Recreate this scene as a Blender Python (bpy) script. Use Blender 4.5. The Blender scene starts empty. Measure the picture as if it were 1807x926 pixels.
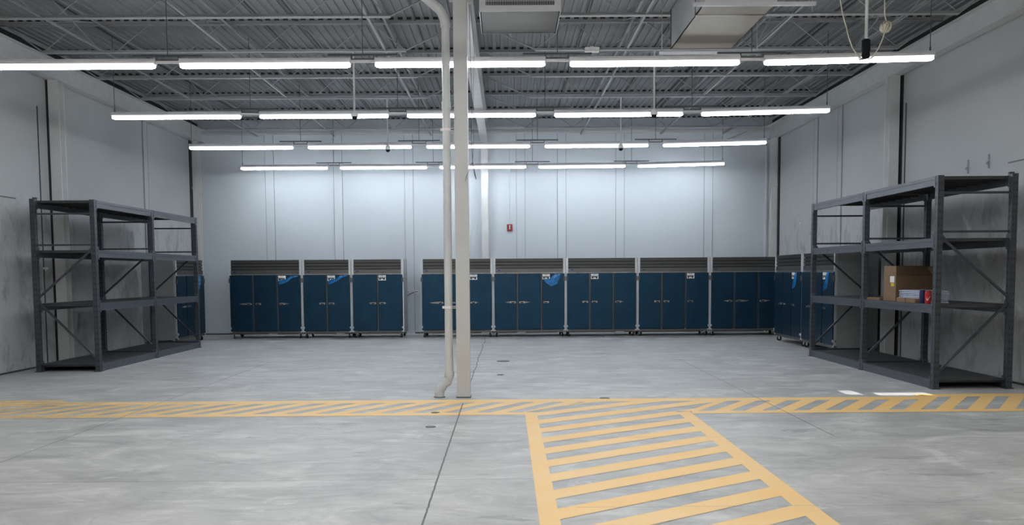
import bpy, math, random
from mathutils import Vector, Matrix
random.seed(7)
C = bpy.context.scene.collection
sc = bpy.context.scene

# ------------------------------------------------------------------ camera
FW, FH = 1807, 926
F_PX, CX, CY = 1528.15, 900.36, 585.38
PITCH, ROLL, YAW, EYE = 0.067, 0.0065, 0.004, 1.70
cam = bpy.data.cameras.new('camera'); camo = bpy.data.objects.new('camera', cam); C.objects.link(camo)
cy_, sy_ = math.cos(YAW), math.sin(YAW); cp_, sp_ = math.cos(PITCH), math.sin(PITCH)
Rm = Matrix(((1, 0, 0), (0, cp_, -sp_), (0, sp_, cp_))) @ Matrix(((cy_, -sy_, 0), (sy_, cy_, 0), (0, 0, 1)))
r0, r1, r2 = Vector(Rm[0]), Vector(Rm[1]), Vector(Rm[2])
cr, sr = math.cos(ROLL), math.sin(ROLL)
right = cr * r0 - sr * r2; up = sr * r0 + cr * r2; back = -r1
M4 = Matrix((right, up, back)).transposed().to_4x4(); M4.translation = (0, 0, EYE)
camo.matrix_world = M4
cam.sensor_width = 36; cam.sensor_fit = 'HORIZONTAL'; cam.lens = F_PX / FW * 36
cam.shift_x = (FW / 2 - CX) / FW; cam.shift_y = (CY - FH / 2) / FW
cam.clip_start = .05; cam.clip_end = 200
sc.camera = camo

# ------------------------------------------------------------------ light and exposure
sc.view_settings.view_transform = 'Standard'; sc.view_settings.look = 'None'
sc.view_settings.gamma = 1; sc.view_settings.use_curve_mapping = False
sc.view_settings.exposure = 0.0
TUBE = 42.0           # emission of the flat underside of the tube lenses in the picture
TUBE_NEAR = 46.0      # and of the rows over and behind the camera
TUBE_SIDE = 1.7       # the sides of the lenses glow less than the underside
SUN = 30.0
w = bpy.data.worlds.new('world'); sc.world = w; w.use_nodes = True
w.node_tree.nodes['Background'].inputs[0].default_value = (.55, .65, .8, 1)
w.node_tree.nodes['Background'].inputs[1].default_value = .6
sd = bpy.data.lights.new('sun', 'SUN'); sd.energy = SUN; sd.angle = math.radians(.12); sd.color = (1, .97, .93)
suno = bpy.data.objects.new('sun', sd); C.objects.link(suno)
SUN_EL = math.radians(11.0)
suno.rotation_euler = (math.radians(90) - SUN_EL, 0, 0)      # shines along +Y and down

# ------------------------------------------------------------------ materials
def nodes(name):
    m = bpy.data.materials.new(name); m.use_nodes = True
    nt = m.node_tree; return m, nt, nt.nodes['Principled BSDF']
def mat(name, col, rough=.5, metal=0., noise=0., nscale=8., bump=0., coat=0., stretch=None, spec=None):
    m, nt, b = nodes(name)
    b.inputs['Base Color'].default_value = (*col, 1); b.inputs['Roughness'].default_value = rough
    b.inputs['Metallic'].default_value = metal
    if spec is not None: b.inputs['Specular IOR Level'].default_value = spec
    if coat: b.inputs['Coat Weight'].default_value = coat; b.inputs['Coat Roughness'].default_value = .15
    tc = nt.nodes.new('ShaderNodeTexCoord'); mp = nt.nodes.new('ShaderNodeMapping')
    if stretch: mp.inputs['Scale'].default_value = stretch
    nz = nt.nodes.new('ShaderNodeTexNoise'); nz.inputs['Scale'].default_value = nscale; nz.inputs['Detail'].default_value = 4
    nt.links.new(tc.outputs['Object'], mp.inputs[0]); nt.links.new(mp.outputs[0], nz.inputs['Vector'])
    k = noise if noise else .06
    rp = nt.nodes.new('ShaderNodeValToRGB')
    rp.color_ramp.elements[0].position = .3; rp.color_ramp.elements[1].position = .7
    rp.color_ramp.elements[0].color = (*[c * (1 - k) for c in col], 1)
    rp.color_ramp.elements[1].color = (*[min(1, c * (1 + k)) for c in col], 1)
    nt.links.new(nz.outputs[0], rp.inputs[0]); nt.links.new(rp.outputs[0], b.inputs['Base Color'])
    if bump:
        bm_ = nt.nodes.new('ShaderNodeBump'); bm_.inputs['Strength'].default_value = bump; bm_.inputs['Distance'].default_value = .01
        nt.links.new(nz.outputs[0], bm_.inputs['Height']); nt.links.new(bm_.outputs[0], b.inputs['Normal'])
    return m
def emis(name, col, s):
    m, nt, b = nodes(name)
    b.inputs['Base Color'].default_value = (.9, .9, .9, 1)
    b.inputs['Emission Color'].default_value = (*col, 1); b.inputs['Emission Strength'].default_value = s
    return m

def N(nt, t, **kw):
    n = nt.nodes.new(t)
    for k, v in kw.items(): setattr(n, k, v)
    return n
def math_(nt, op, a, b=None, c=None):
    n = N(nt, 'ShaderNodeMath', operation=op)
    for i, v in enumerate((a, b, c)):
        if v is None: continue
        if isinstance(v, (int, float)): n.inputs[i].default_value = v
        else: nt.links.new(v, n.inputs[i])
    return n.outputs[0]
def mix(nt, fac, a, b, mode='MIX'):
    n = N(nt, 'ShaderNodeMix', data_type='RGBA', blend_type=mode)
    for i, v in ((0, fac), (6, a), (7, b)):
        if isinstance(v, (int, float)): n.inputs[i].default_value = v
        elif isinstance(v, tuple): n.inputs[i].default_value = (*v, 1)
        else: nt.links.new(v, n.inputs[i])
    return n.outputs[2]
def noise(nt, vec, scale, detail=4, rough=.55, stretch=(1, 1, 1), off=(0, 0, 0), dist=0):
    mp = N(nt, 'ShaderNodeMapping'); mp.inputs['Scale'].default_value = stretch; mp.inputs['Location'].default_value = off
    nz = N(nt, 'ShaderNodeTexNoise'); nz.inputs['Scale'].default_value = scale
    nz.inputs['Detail'].default_value = detail; nz.inputs['Roughness'].default_value = rough; nz.inputs['Distortion'].default_value = dist
    nt.links.new(vec, mp.inputs[0]); nt.links.new(mp.outputs[0], nz.inputs['Vector']); return nz.outputs[0]
def ramp(nt, f, a, b, lo=0., hi=1.):
    n = N(nt, 'ShaderNodeMapRange', clamp=True)
    n.inputs[1].default_value = a; n.inputs[2].default_value = b; n.inputs[3].default_value = lo; n.inputs[4].default_value = hi
    nt.links.new(f, n.inputs[0]); return n.outputs[0]

def joints(nt, co, base):
    """saw cuts and cracks of the slab, drawn through paint and concrete alike"""
    sep = N(nt, 'ShaderNodeSeparateXYZ'); nt.links.new(co, sep.inputs[0]); X, Y = sep.outputs[0], sep.outputs[1]
    wob = math_(nt, 'MULTIPLY', math_(nt, 'SUBTRACT', noise(nt, co, .9, 2), .5), .10)
    wob2 = math_(nt, 'MULTIPLY', math_(nt, 'SUBTRACT', noise(nt, co, 9, 2), .5), .012)
    def line(c, at, w, wb=None, lim=None):
        d = math_(nt, 'SUBTRACT', c, at)
        if wb is not None: d = math_(nt, 'ADD', d, wb)
        m_ = math_(nt, 'LESS_THAN', math_(nt, 'ABSOLUTE', d), w)
        if lim:
            o = Y if c is X else X
            m_ = math_(nt, 'MULTIPLY', m_, math_(nt, 'GREATER_THAN', o, lim[0])); m_ = math_(nt, 'MULTIPLY', m_, math_(nt, 'LESS_THAN', o, lim[1]))
        return m_
    out = base
    dark = (.035, .033, .03)
    out = mix(nt, math_(nt, 'MULTIPLY', line(X, -.585, .0075, wob2, (-5, 11.35)), .9), out, dark)
    out = mix(nt, math_(nt, 'MULTIPLY', line(X, -.575, .009, wob, (12.3, 24)), .85), out, dark)
    out = mix(nt, math_(nt, 'MULTIPLY', line(X, 3.39, .007, wob2, (8.9, 17)), .75), out, (.07, .065, .06))
    out = mix(nt, math_(nt, 'MULTIPLY', line(X, -4.66, .012, wob2, (-5, 17)), .45), out, (.10, .098, .09))
    for y, l, s in ((9.78, (-9, 9), .35), (8.88, (1, 9), .35), (7.1, (-9, .2), .6), (6.2, (.5, 9), .35), (4.2, (-9, 9), .4)):
        out = mix(nt, math_(nt, 'MULTIPLY', line(Y, y, .006, wob2, l), s), out, (.09, .088, .08))
    return out

def concrete():
    m, nt, b = nodes('concrete_floor'); co = N(nt, 'ShaderNodeTexCoord').outputs['Object']
    a = noise(nt, co, .5, 5, .6, (.8, 1.3, 1), dist=.5)
    s = noise(nt, co, 1.3, 8, .68, (.9, 1.5, 1), (3, 1, 0), 1.0)
    s2 = noise(nt, co, 2.8, 8, .72, (.8, 1.4, 1), (8, 5, 0), .8)
    s3 = noise(nt, co, 1.2, 8, .75, (.7, 2.2, 1), (17, 9, 0), 1.5)
    g = noise(nt, co, 60, 3, .6)
    base = mix(nt, ramp(nt, a, .3, .7), FL_D, FL_L)
    base = mix(nt, ramp(nt, s, .50, .66, 0, .7), base, (.27, .27, .27))
    base = mix(nt, ramp(nt, s, .34, .48, .7, 0), base, (.66, .66, .65))
    base = mix(nt, ramp(nt, s2, .52, .70, 0, .5), base, (.31, .31, .31))
    base = mix(nt, ramp(nt, s2, .28, .42, .45, 0), base, (.66, .66, .65))
    base = mix(nt, ramp(nt, s3, .57, .66, 0, .65), base, (.20, .205, .21))
    base = mix(nt, ramp(nt, s3, .33, .41, .6, 0), base, (.70, .70, .69))
    base = mix(nt, ramp(nt, g, .3, .7, 0, .10), base, (.25, .25, .25))
    base = joints(nt, co, base)
    nt.links.new(base, b.inputs['Base Color'])
    nt.links.new(ramp(nt, s, .3, .7, .50, .38), b.inputs['Roughness'])
    bp = N(nt, 'ShaderNodeBump'); bp.inputs['Strength'].default_value = .12; bp.inputs['Distance'].default_value = .01
    nt.links.new(s2, bp.inputs['Height']); nt.links.new(bp.outputs[0], b.inputs['Normal'])
    return m
FL_D, FL_L = (.40, .40, .40), (.50, .50, .495)
def yellow_paint():
    m, nt, b = nodes('yellow_floor_paint'); co = N(nt, 'ShaderNodeTexCoord').outputs['Object']
    a = noise(nt, co, 1.3, 5, .6, (.8, 1.5, 1)); s = noise(nt, co, 14, 5, .7, (1, 1, 1))
    base = mix(nt, ramp(nt, a, .35, .65), (.90, .56, .19), (.88, .60, .26))
    base = mix(nt, ramp(nt, s, .62, .8, 0, .4), base, (.55, .45, .30))
    sep = N(nt, 'ShaderNodeSeparateXYZ'); nt.links.new(co, sep.inputs[0])
    worn = math_(nt, 'MULTIPLY', ramp(nt, sep.outputs[0], -6.2, -3.2, 1, 0), ramp(nt, noise(nt, co, 2.2, 5, .7, (1, 2.5, 1)), .38, .62, 0, .75))
    base = mix(nt, worn, base, (.36, .32, .24))
    base = joints(nt, co, base)
    nt.links.new(base, b.inputs['Base Color']); b.inputs['Roughness'].default_value = .45
    return m
def wall_mat(name, col, dirt=0., axis=1):
    """painted precast panels; scuffed below head height where goods were stacked"""
    m, nt, b = nodes(name); co = N(nt, 'ShaderNodeTexCoord').outputs['Object']
    a = noise(nt, co, .7, 4, .6); f = noise(nt, co, 30, 3, .6)
    base = mix(nt, ramp(nt, a, .35, .65, 0, 1), tuple(c * .95 for c in col), col)
    if dirt:
        sep = N(nt, 'ShaderNodeSeparateXYZ'); nt.links.new(co, sep.inputs[0])
        st = (1, 1.3, .7)
        k = noise(nt, co, 1.7, 7, .7, st, (4, 2, 1), 1.0)
        k2 = noise(nt, co, 3.5, 5, .65, (1, 1.5, .8), (1, 7, 3), 1.6)
        low = ramp(nt, sep.outputs[2], 2.7, 3.3, 1, 0)
        base = mix(nt, math_(nt, 'MULTIPLY', ramp(nt, k, .50, .68, 0, dirt), low), base, (.20, .21, .20))
        base = mix(nt, math_(nt, 'MULTIPLY', ramp(nt, k2, .56, .66, 0, dirt * .7), low), base, (.25, .26, .25))
        base = mix(nt, math_(nt, 'MULTIPLY', ramp(nt, k2, .26, .36, dirt * .9, 0), low), base, (.72, .73, .72))
    nt.links.new(base, b.inputs['Base Color']); b.inputs['Roughness'].default_value = .65
    bp = N(nt, 'ShaderNodeBump'); bp.inputs['Strength'].default_value = .08; bp.inputs['Distance'].default_value = .01
    nt.links.new(f, bp.inputs['Height']); nt.links.new(bp.outputs[0], b.inputs['Normal'])
    return m
def brushed(name, col, rough, metal=.8):
    return mat(name, col, rough, metal, noise=.15, nscale=3, stretch=(1, 1, 40))

M = dict(
    concrete=concrete(), yellow=yellow_paint(),
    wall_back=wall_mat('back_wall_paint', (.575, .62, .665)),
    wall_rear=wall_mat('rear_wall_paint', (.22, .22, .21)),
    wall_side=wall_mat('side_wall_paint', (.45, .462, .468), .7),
    deck=mat('roof_deck_paint', (.215, .225, .23), .6, noise=.07, nscale=2),
    steelw=mat('painted_white_steel', (.62, .63, .63), .5, noise=.05, nscale=4),
    caulk=mat('grey_caulk', (.33, .35, .37), .7),
    colw=mat('column_paint', (.56, .575, .58), .5, noise=.04, nscale=3),
    pvc=mat('white_plastic_pipe', (.62, .64, .65), .35, noise=.04, nscale=5),
    dark=mat('recess_shade', (.02, .02, .022), .8),  # near-black colour that holds the shade of gaps and recesses
    conduit=mat('dark_strip_grey', (.06, .062, .065), .5, .3),  # also colours the strips that stand in for deck seams and shadow lines
    tube=emis('lit_lens', (.87, .935, 1.0), TUBE), tube_near=emis('lit_lens_near', (1, .985, .95), TUBE_NEAR),
    tube_side=emis('lit_lens_side', (.93, .96, 1.0), TUBE_SIDE), joist=mat('painted_joist_steel', (.33, .34, .35), .5, noise=.05, nscale=4),
    house=mat('fixture_housing', (.85, .84, .86), .45, noise=.03),
    hang=mat('hanger_steel', (.10, .105, .11), .5, .4),
    rack=mat('rack_grey_paint', (.078, .087, .104), .42, .1, noise=.12, nscale=6), rackp=mat('rack_post_paint', (.050, .056, .068), .45, .1, noise=.12, nscale=6),
    rackd=mat('rack_slot_black', (.012, .012, .014), .8),
    rdeck=mat('rack_deck_steel', (.055, .06, .06), .6, .2, noise=.15, nscale=9),
    side=mat('cooler_side_steel', (.42, .43, .44), .45, .35, noise=.06, nscale=3, stretch=(1, 1, 10)),
    edge=mat('cooler_edge_aluminium', (.62, .63, .65), .4, .3),
    stile=brushed('cooler_mullion_steel', (.16, .14, .13), .35, .6),
    grille=brushed('cooler_grille_steel', (.15, .145, .14), .38, .8),
    film=mat('blue_protective_film', (.017, .054, .098), .36, .8, noise=.10, nscale=2.5),
    film2=mat('peeled_blue_film', (.01, .16, .42), .25, 0, noise=.4, nscale=18, coat=.5, bump=.6),
    chrome=mat('handle_chrome', (.62, .62, .62), .2, .9),
    bare=mat('bare_stainless', (.34, .33, .32), .3, .8, noise=.2, nscale=10),
    label=mat('white_label', (.80, .80, .78), .6), black=mat('black_print', (.02, .02, .02), .6),
    badge=mat('badge_blue', (.02, .03, .16), .4), wheel=mat('black_rubber', (.015, .015, .015), .6),
    red=mat('alarm_red', (.25, .008, .012), .4), white=mat('white_plastic', (.75, .75, .73), .4),
    galv=mat('galvanised_duct', (.47, .48, .50), .45, .3, noise=.05, nscale=3),
    ductb=mat('duct_underside_bounce', (.26, .24, .205), .6, noise=.04, nscale=3), diffb=mat('diffuser_underside_shade', (.085, .082, .072), .6, noise=.04, nscale=3),  # undersides tinted for warm floor bounce, the diffuser's darkened as shade
    blackp=mat('black_plastic', (.005, .005, .007), .8, spec=.2),
    cable=mat('cream_cable', (.62, .58, .47), .5), wire=mat('thin_wire', (.12, .12, .12), .5),
    card=mat('cardboard', (.21, .13, .07), .75, noise=.08, nscale=12), card_shade=mat('cardboard_front_shade', (.11, .065, .033), .8, noise=.08, nscale=10), cardin=mat('cardboard_inside_shade', (.075, .045, .022), .8, noise=.08, nscale=10),  # front and inside browns darkened to hold the shade of the box
    paper=mat('wrapped_paper', (.46, .51, .62), .35, noise=.15, nscale=25, coat=.3),
    navy=mat('navy_print', (.01, .015, .07), .35), redc=mat('red_can', (.45, .015, .02), .35), yel=mat('yellow_sticker', (.7, .5, .03), .5),
    iron=mat('cast_cover', (.13, .125, .12), .5, .5),
)

# ------------------------------------------------------------------ mesh builder
class MB:
    def __init__(s): s.v = []; s.f = []; s.mi = []; s.sm = []
    def add(s, vs, fs, mi=0, smooth=False):
        o = len(s.v); s.v += [tuple(v) for v in vs]; s.f += [tuple(o + i for i in f) for f in fs]
        s.mi += [mi] * len(fs); s.sm += [smooth] * len(fs); return s
    def box(s, x0, x1, y0, y1, z0, z1, mi=0, bev=0):
        if bev:   # chamfered along the long vertical/edge silhouettes: build as an octagon prism on XZ
            b = bev
            pts = [(x0 + b, z0), (x1 - b, z0), (x1, z0 + b), (x1, z1 - b), (x1 - b, z1), (x0 + b, z1), (x0, z1 - b), (x0, z0 + b)]
            vs = [(p[0], y0 + b * 0, p[1]) for p in pts] + [(p[0], y1, p[1]) for p in pts]
            # front inset
            cx_, cz_ = (x0 + x1) / 2, (z0 + z1) / 2
            fr = [(x0 + 2 * b, y0, z0 + 2 * b), (x1 - 2 * b, y0, z0 + 2 * b), (x1 - 2 * b, y0, z1 - 2 * b), (x0 + 2 * b, y0, z1 - 2 * b)]
            vs = [(p[0], y0 + b, p[1]) for p in pts] + [(p[0], y1, p[1]) for p in pts] + fr
            fs = [(i, i + 8, (i + 1) % 8 + 8, (i + 1) % 8) for i in range(8)]
            fs += [tuple(range(15, 7, -1)), (16, 17, 18, 19), (0, 1, 17, 16), (1, 2, 17), (2, 3, 18, 17), (3, 4, 18), (4, 5, 19, 18), (5, 6, 19), (6, 7, 16, 19), (7, 0, 16)]
            return s.add(vs, fs, mi)
        vs = [(x0, y0, z0), (x1, y0, z0), (x1, y1, z0), (x0, y1, z0), (x0, y0, z1), (x1, y0, z1), (x1, y1, z1), (x0, y1, z1)]
        return s.add(vs, [(0, 3, 2, 1), (4, 5, 6, 7), (0, 1, 5, 4), (1, 2, 6, 5), (2, 3, 7, 6), (3, 0, 4, 7)], mi)
    def rod(s, a, b, r, n=8, mi=0, r2=None, caps=True):
        a, b = Vector(a), Vector(b); d = (b - a).normalized()
        u = d.orthogonal().normalized(); v = d.cross(u); r2 = r if r2 is None else r2
        vs = []
        for p, rr in ((a, r), (b, r2)):
            for i in range(n):
                t = 2 * math.pi * i / n; vs.append(p + rr * (math.cos(t) * u + math.sin(t) * v))
        s.add(vs, [(i, (i + 1) % n, (i + 1) % n + n, i + n) for i in range(n)], mi, n > 6)
        if caps: s.add(vs, [tuple(range(n - 1, -1, -1)), tuple(range(n, 2 * n))], mi)
        return s
    def bar(s, a, b, w_, h_, mi=0, upv=(0, 0, 1)):
        a, b = Vector(a), Vector(b); d = (b - a).normalized(); uu = Vector(upv)
        sd_ = d.cross(uu)
        if sd_.length < 1e-4: sd_ = d.cross(Vector((0, 1, 0)))
        sd_.normalize(); uu = sd_.cross(d)
        vs = []
        for p in (a, b):
            for i, j in ((-1, -1), (1, -1), (1, 1), (-1, 1)): vs.append(p + sd_ * i * w_ / 2 + uu * j * h_ / 2)
        return s.add(vs, [(0, 1, 5, 4), (1, 2, 6, 5), (2, 3, 7, 6), (3, 0, 4, 7), (3, 2, 1, 0), (4, 5, 6, 7)], mi)
    def tube(s, pts, r, n=8, mi=0, rs=None):
        pts = [Vector(p) for p in pts]; ring = []; u = None
        for k, p in enumerate(pts):
            d = (pts[min(k + 1, len(pts) - 1)] - pts[max(k - 1, 0)]).normalized()
            u = (d.orthogonal() if u is None else u - d * u.dot(d)).normalized(); v = d.cross(u)
            rr = rs[k] if rs else r
            ring.append([p + rr * (math.cos(2 * math.pi * i / n) * u + math.sin(2 * math.pi * i / n) * v) for i in range(n)])
        vs = [q for rg in ring for q in rg]; fs = []
        for k in range(len(pts) - 1):
            for i in range(n): j = (i + 1) % n; fs.append((k * n + i, k * n + j, (k + 1) * n + j, (k + 1) * n + i))
        s.add(vs, fs, mi, True)
        s.add(vs, [tuple(range(n - 1, -1, -1)), tuple((len(pts) - 1) * n + i for i in range(n))], mi); return s
    def prism(s, poly, z0, z1, axis='z', mi=0):
        """poly extruded along axis (poly in the two other axes, in order)"""
        n = len(poly)
        def P(p, h):
            if axis == 'z': return (p[0], p[1], h)
            if axis == 'y': return (p[0], h, p[1])
            return (h, p[0], p[1])
        vs = [P(p, z0) for p in poly] + [P(p, z1) for p in poly]
        fs = [(i, (i + 1) % n, (i + 1) % n + n, i + n) for i in range(n)] + [tuple(range(n - 1, -1, -1)), tuple(range(n, 2 * n))]
        return s.add(vs, fs, mi)
    def build(s, name, m, parent=None, loc=(0, 0, 0)):
        me = bpy.data.meshes.new(name); me.from_pydata(s.v, [], s.f)
        for mm in (m if isinstance(m, (list, tuple)) else [m]): me.materials.append(mm)
        me.polygons.foreach_set('material_index', s.mi); me.polygons.foreach_set('use_smooth', s.sm)
        me.update()
        o = bpy.data.objects.new(name, me); C.objects.link(o); o.location = loc
        if parent: o.parent = parent
        return o
def tag(o, label, cat, group=None, kind=None):
    o['label'] = label; o['category'] = cat
    if group: o['group'] = group
    if kind: o['kind'] = kind
    return o
def thing(name, label, cat, loc=(0, 0, 0), rz=0, group=None):
    o = bpy.data.objects.new(name, None); C.objects.link(o); o.location = loc; o.rotation_euler = (0, 0, rz)
    o.empty_display_size = .1
    return tag(o, label, cat, group)
def struct(name, mb, m, label, cat='building'):
    o = mb.build(name, m); o['kind'] = 'structure'; o['label'] = label; o['category'] = cat; return o
def copy_tree(o, parent=None):
    c = o.copy(); C.objects.link(c)
    if parent: c.parent = parent
    for ch in list(o.children): copy_tree(ch, c)
    return c

# ------------------------------------------------------------------ room shell
XL, XR, YB, YF, ZD = -8.80, 7.66, 25.0, -4.0, 6.10
struct('floor', MB().box(XL - .3, XR + .3, YF - .3, YB + .3, -.12, 0), M['concrete'], 'smooth grey concrete slab floor with saw cut joints', 'floor')
struct('wall_back', MB().box(XL - .3, XR + .3, YB, YB + .25, -.12, 6.5), M['wall_back'], 'white painted panel wall behind the row of refrigerators', 'wall')
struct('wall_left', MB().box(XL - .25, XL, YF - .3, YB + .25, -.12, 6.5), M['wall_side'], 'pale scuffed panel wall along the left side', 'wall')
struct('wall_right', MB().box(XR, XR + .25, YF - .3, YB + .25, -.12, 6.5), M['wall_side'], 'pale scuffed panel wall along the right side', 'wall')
# rear wall behind the camera; two added slits shape the sun patches on the floor
def slit(x0, x1, yfloor0, yfloor1):
    t = math.tan(SUN_EL); return (x0, x1, (yfloor0 - YF) * t, (yfloor1 - YF) * t)
S1 = slit(4.72, 4.93, 11.90, 12.32); S2 = slit(5.12, 5.86, 11.80, 12.06)
rw = MB()
xs = [XL - .3, S1[0], S1[1], S2[0], S2[1], XR + .3]
for i in range(5):
    if i in (1, 3):
        S = S1 if i == 1 else S2
        rw.box(xs[i], xs[i + 1], YF - .02, YF, -.12, S[2]); rw.box(xs[i], xs[i + 1], YF - .02, YF, S[3], 6.5)
    else: rw.box(xs[i], xs[i + 1], YF - .02, YF, -.12, 6.5)
struct('wall_front', rw, M['wall_rear'], 'plain grey wall behind the viewer with slits added for sun patches', 'wall')
# corrugated deck: ribs run away from the viewer
dk = MB(); prof = []; x = XL - .1
while x < XR + .15:
    prof += [(x, ZD), (x + .060, ZD), (x + .070, ZD + .022), (x + .142, ZD + .022)]; x += .152
n = len(prof); vs = [(p[0], YF - .2, p[1]) for p in prof] + [(p[0], YB + .1, p[1]) for p in prof]
dk.add(vs, [(i, i + 1, i + 1 + n, i + n) for i in range(n - 1)])
dk.box(XL - .3, XR + .3, YF - .3, YB + .3, ZD + .06, ZD + .2)
# dark blocks stand in for the shade in the open flutes above each joist
for yj in (23.40, 21.38, 19.37, 17.35, 15.34, 13.32, 11.30, 24.93):
    x = XL + .3
    while x < XR - .3:
        fx = x - ((x - (XL - .1)) % .152)
        dk.prism([(fx + .064, ZD - .016), (fx + .148, ZD - .016), (fx + .140, ZD + .0215), (fx + .072, ZD + .0215)], yj - .078, yj - .060, 'y', 1); x += .152
struct('ceiling', dk, [M['deck'], M['dark']], 'corrugated metal roof deck painted light grey', 'ceiling')
tn = [0]
def trim(mb, m, label):
    tn[0] += 1; return struct('trim_%d' % tn[0], mb, m, label, 'trim')
# panel battens on the walls (pairs of vertical lines)
for i, xc in enumerate((-6.74, -4.79, -2.77, .425, 1.60, 3.27, 5.80)):
    trim(MB().box(xc - .122, xc + .122, YB - .022, YB, 0, 5.68), M['wall_back'], 'flat vertical wall batten on the back wall, number %s from the left' % ('one two three four five six seven'.split()[i]))
def caulk(axis, at, c, z1, label):
    for s_ in (-1, 1):
        p = c + s_ * .122
        if axis == 'b': m_ = MB().box(p - .008, p + .008, YB - .026, YB, 0, z1)
        else:
            a, b_ = sorted((at, at + (.026 if at < 0 else -.026))); m_ = MB().box(a, b_, p - .009, p + .009, 0, z1)
        trim(m_, M['caulk'], '%s caulk line along the %s' % ('first' if s_ < 0 else 'second', label))
for i, xc in enumerate((-6.74, -4.79, -2.77, .425, 1.60, 3.27, 5.80)): caulk('b', YB, xc, 5.68, '%s back wall batten from the left' % 'first second third fourth fifth sixth seventh'.split()[i])
caulk('s', XR, 21.55, 5.45, 'farther batten of the right wall'); caulk('s', XR, 20.0, 5.45, 'nearer batten of the right wall'); caulk('s', XL, 21.4, 5.45, 'batten of the left wall')
trim(MB().box(7.44, 7.48, YB - .05, YB, 0, 5.3), M['steelw'], 'thin vertical strip beside the right back corner column')
trim(MB().box(XL, XR, YB - .06, YB, 5.68, 5.73).box(XL, XR, YB - .10, YB, 5.80, 5.86), M['steelw'], 'pale ledge angle along the top of the back wall')
for i, yc in enumerate((21.55, 20.0)):
    trim(MB().box(XR - .022, XR, yc - .12, yc + .12, 0, 5.45), M['wall_side'], 'flat vertical batten on the right wall, %s one' % ('farther', 'nearer')[i])
trim(MB().box(XL, XL + .022, 21.4 - .122, 21.4 + .122, 0, 5.45), M['wall_side'], 'flat vertical batten on the left wall')
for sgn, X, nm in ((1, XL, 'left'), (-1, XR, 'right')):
    a, b_ = sorted((X, X + sgn * .012))
    yy = 16.55 if nm == 'left' else 16.75
    trim(MB().box(a, b_, yy - .012, yy + .012, 0, 4.9), M['conduit'], 'dark vertical caulk joint on the %s wall near its middle column' % nm)
    trim(MB().box(a, b_, YF, 15.7 if nm == 'left' else 13.3, 3.10 if nm == 'left' else 3.33, 3.115 if nm == 'left' else 3.345), M['hang'], 'thin horizontal panel seam on the %s wall' % nm)
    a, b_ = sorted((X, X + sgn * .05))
    trim(MB().box(a, b_, YF, YB, 5.86, 6.02), M['dark'], 'dark strip as shade between the roof deck and the %s edge beam' % nm)  # dark strip stands in for the shaded gap above the beam
    a, b_ = sorted((X, X + sgn * .03))
    for k, (u, v) in enumerate(((23.9, 24.5),)):
        trim(MB().box(a, b_, 24.36, 24.56, 0, 5.45), M['dark'], 'black strip as shade in the gap beside the %s back corner column' % nm)  # black strip paints the shade between corner column and wall
    yc = 17.0
    trim(MB().box(a, b_, yc - .12, yc - .02, 0, 5.45), M['dark'], 'black strip as shade in the gap behind the %s wall column' % nm)  # gap shade behind the middle column, put in as a black strip
    trim(MB().box(*sorted((X, X + sgn * .02)), YF, YB - .02, 0, .03), M['conduit'], 'dark joint at the foot of the %s wall' % nm)
trim(MB().box(XL, XR, YB - .02, YB, 0, .035), M['conduit'], 'dark joint at the foot of the back wall')

# ------------------------------------------------------------------ steel frame
def ibeam(mb, axis, c, z0, z1, wd, a, b, tf=.018, tw=.012):
    """wide flange beam along x or y, centred on c"""
    h = wd / 2
    pr = [(-h, z0), (h, z0), (h, z0 + tf), (tw, z0 + tf), (tw, z1 - tf), (h, z1 - tf), (h, z1), (-h, z1), (-h, z1 - tf), (-tw, z1 - tf), (-tw, z0 + tf), (-h, z0 + tf)]
    mb.prism([(c + p[0], p[1]) for p in pr], a, b, axis)
    return mb
g = ibeam(MB(), 'y', 0, 0, .62, .20, YF - 11.9, YB - 11.9).build('roof_girder', M['steelw'], loc=(-.6, 11.9, 5.42))
tag(g, 'deep white steel roof girder running from the central column to the back wall', 'beam')
for X, nm in ((7.53, 'right'), (-8.67, 'left')):
    o = ibeam(MB(), 'y', 0, 0, .38, .20, 0, YB - YF).build('edge_beam', M['steelw'], loc=(X, YF, 5.46))
    tag(o, 'white steel edge beam along the top of the %s wall' % nm, 'beam')
# central column
t = thing('steel_column', 'square white steel column standing in the middle of the floor', 'column', (-.6, 11.93, 0))
MB().box(-.092, .092, -.092, .092, .015, 5.40).build('shaft', M['colw'], t)
MB().box(-.10, .10, -.10, .10, 0, .015).build('base_plate', M['hang'], t)
MB().box(-.15, .15, -.12, .12, 5.385, 5.42).build('cap_plate', M['colw'], t)
def wcolumn(name, x, y, wx, wy, ztop, label, br=None):
    t_ = thing(name, label, 'column', (x, y, 0))
    m_ = MB(); hx, hy = wx / 2, wy / 2
    m_.box(-hx, hx, -hy, -hy + .016, 0, ztop).box(-hx, hx, hy - .016, hy, 0, ztop).box(-.012, .012, -hy + .016, hy - .016, 0, ztop)
    m_.build('shaft', M['steelw'], t_)
    for z in (br or []): MB().box(-hx - .07, hx + .09, -hy - .02, -hy, z - .03, z + .03).build('bracket', M['steelw'], t_)
    MB().box(-hx - .03, hx + .03, -hy - .03, hy + .03, 0, .02).build('base_plate', M['steelw'], t_)
    return t_
wcolumn('wall_column', -.6, YB - .13, .20, .22, 5.42, 'white steel column against the back wall behind the central column')
wcolumn('wall_column', -8.68, 24.6, .17, .20, 5.46, 'white steel column in the left back corner', (4.15,))
wcolumn('wall_column', 7.55, 24.6, .18, .20, 5.46, 'white steel column in the right back corner', (4.15,))
wcolumn('wall_column', 7.50, 17.0, .19, .22, 5.46, 'white steel column on the right wall behind the right rack')
wcolumn('wall_column', -8.66, 17.0, .20, .22, 5.46, 'white steel column on the left wall behind the left rack')

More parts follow.
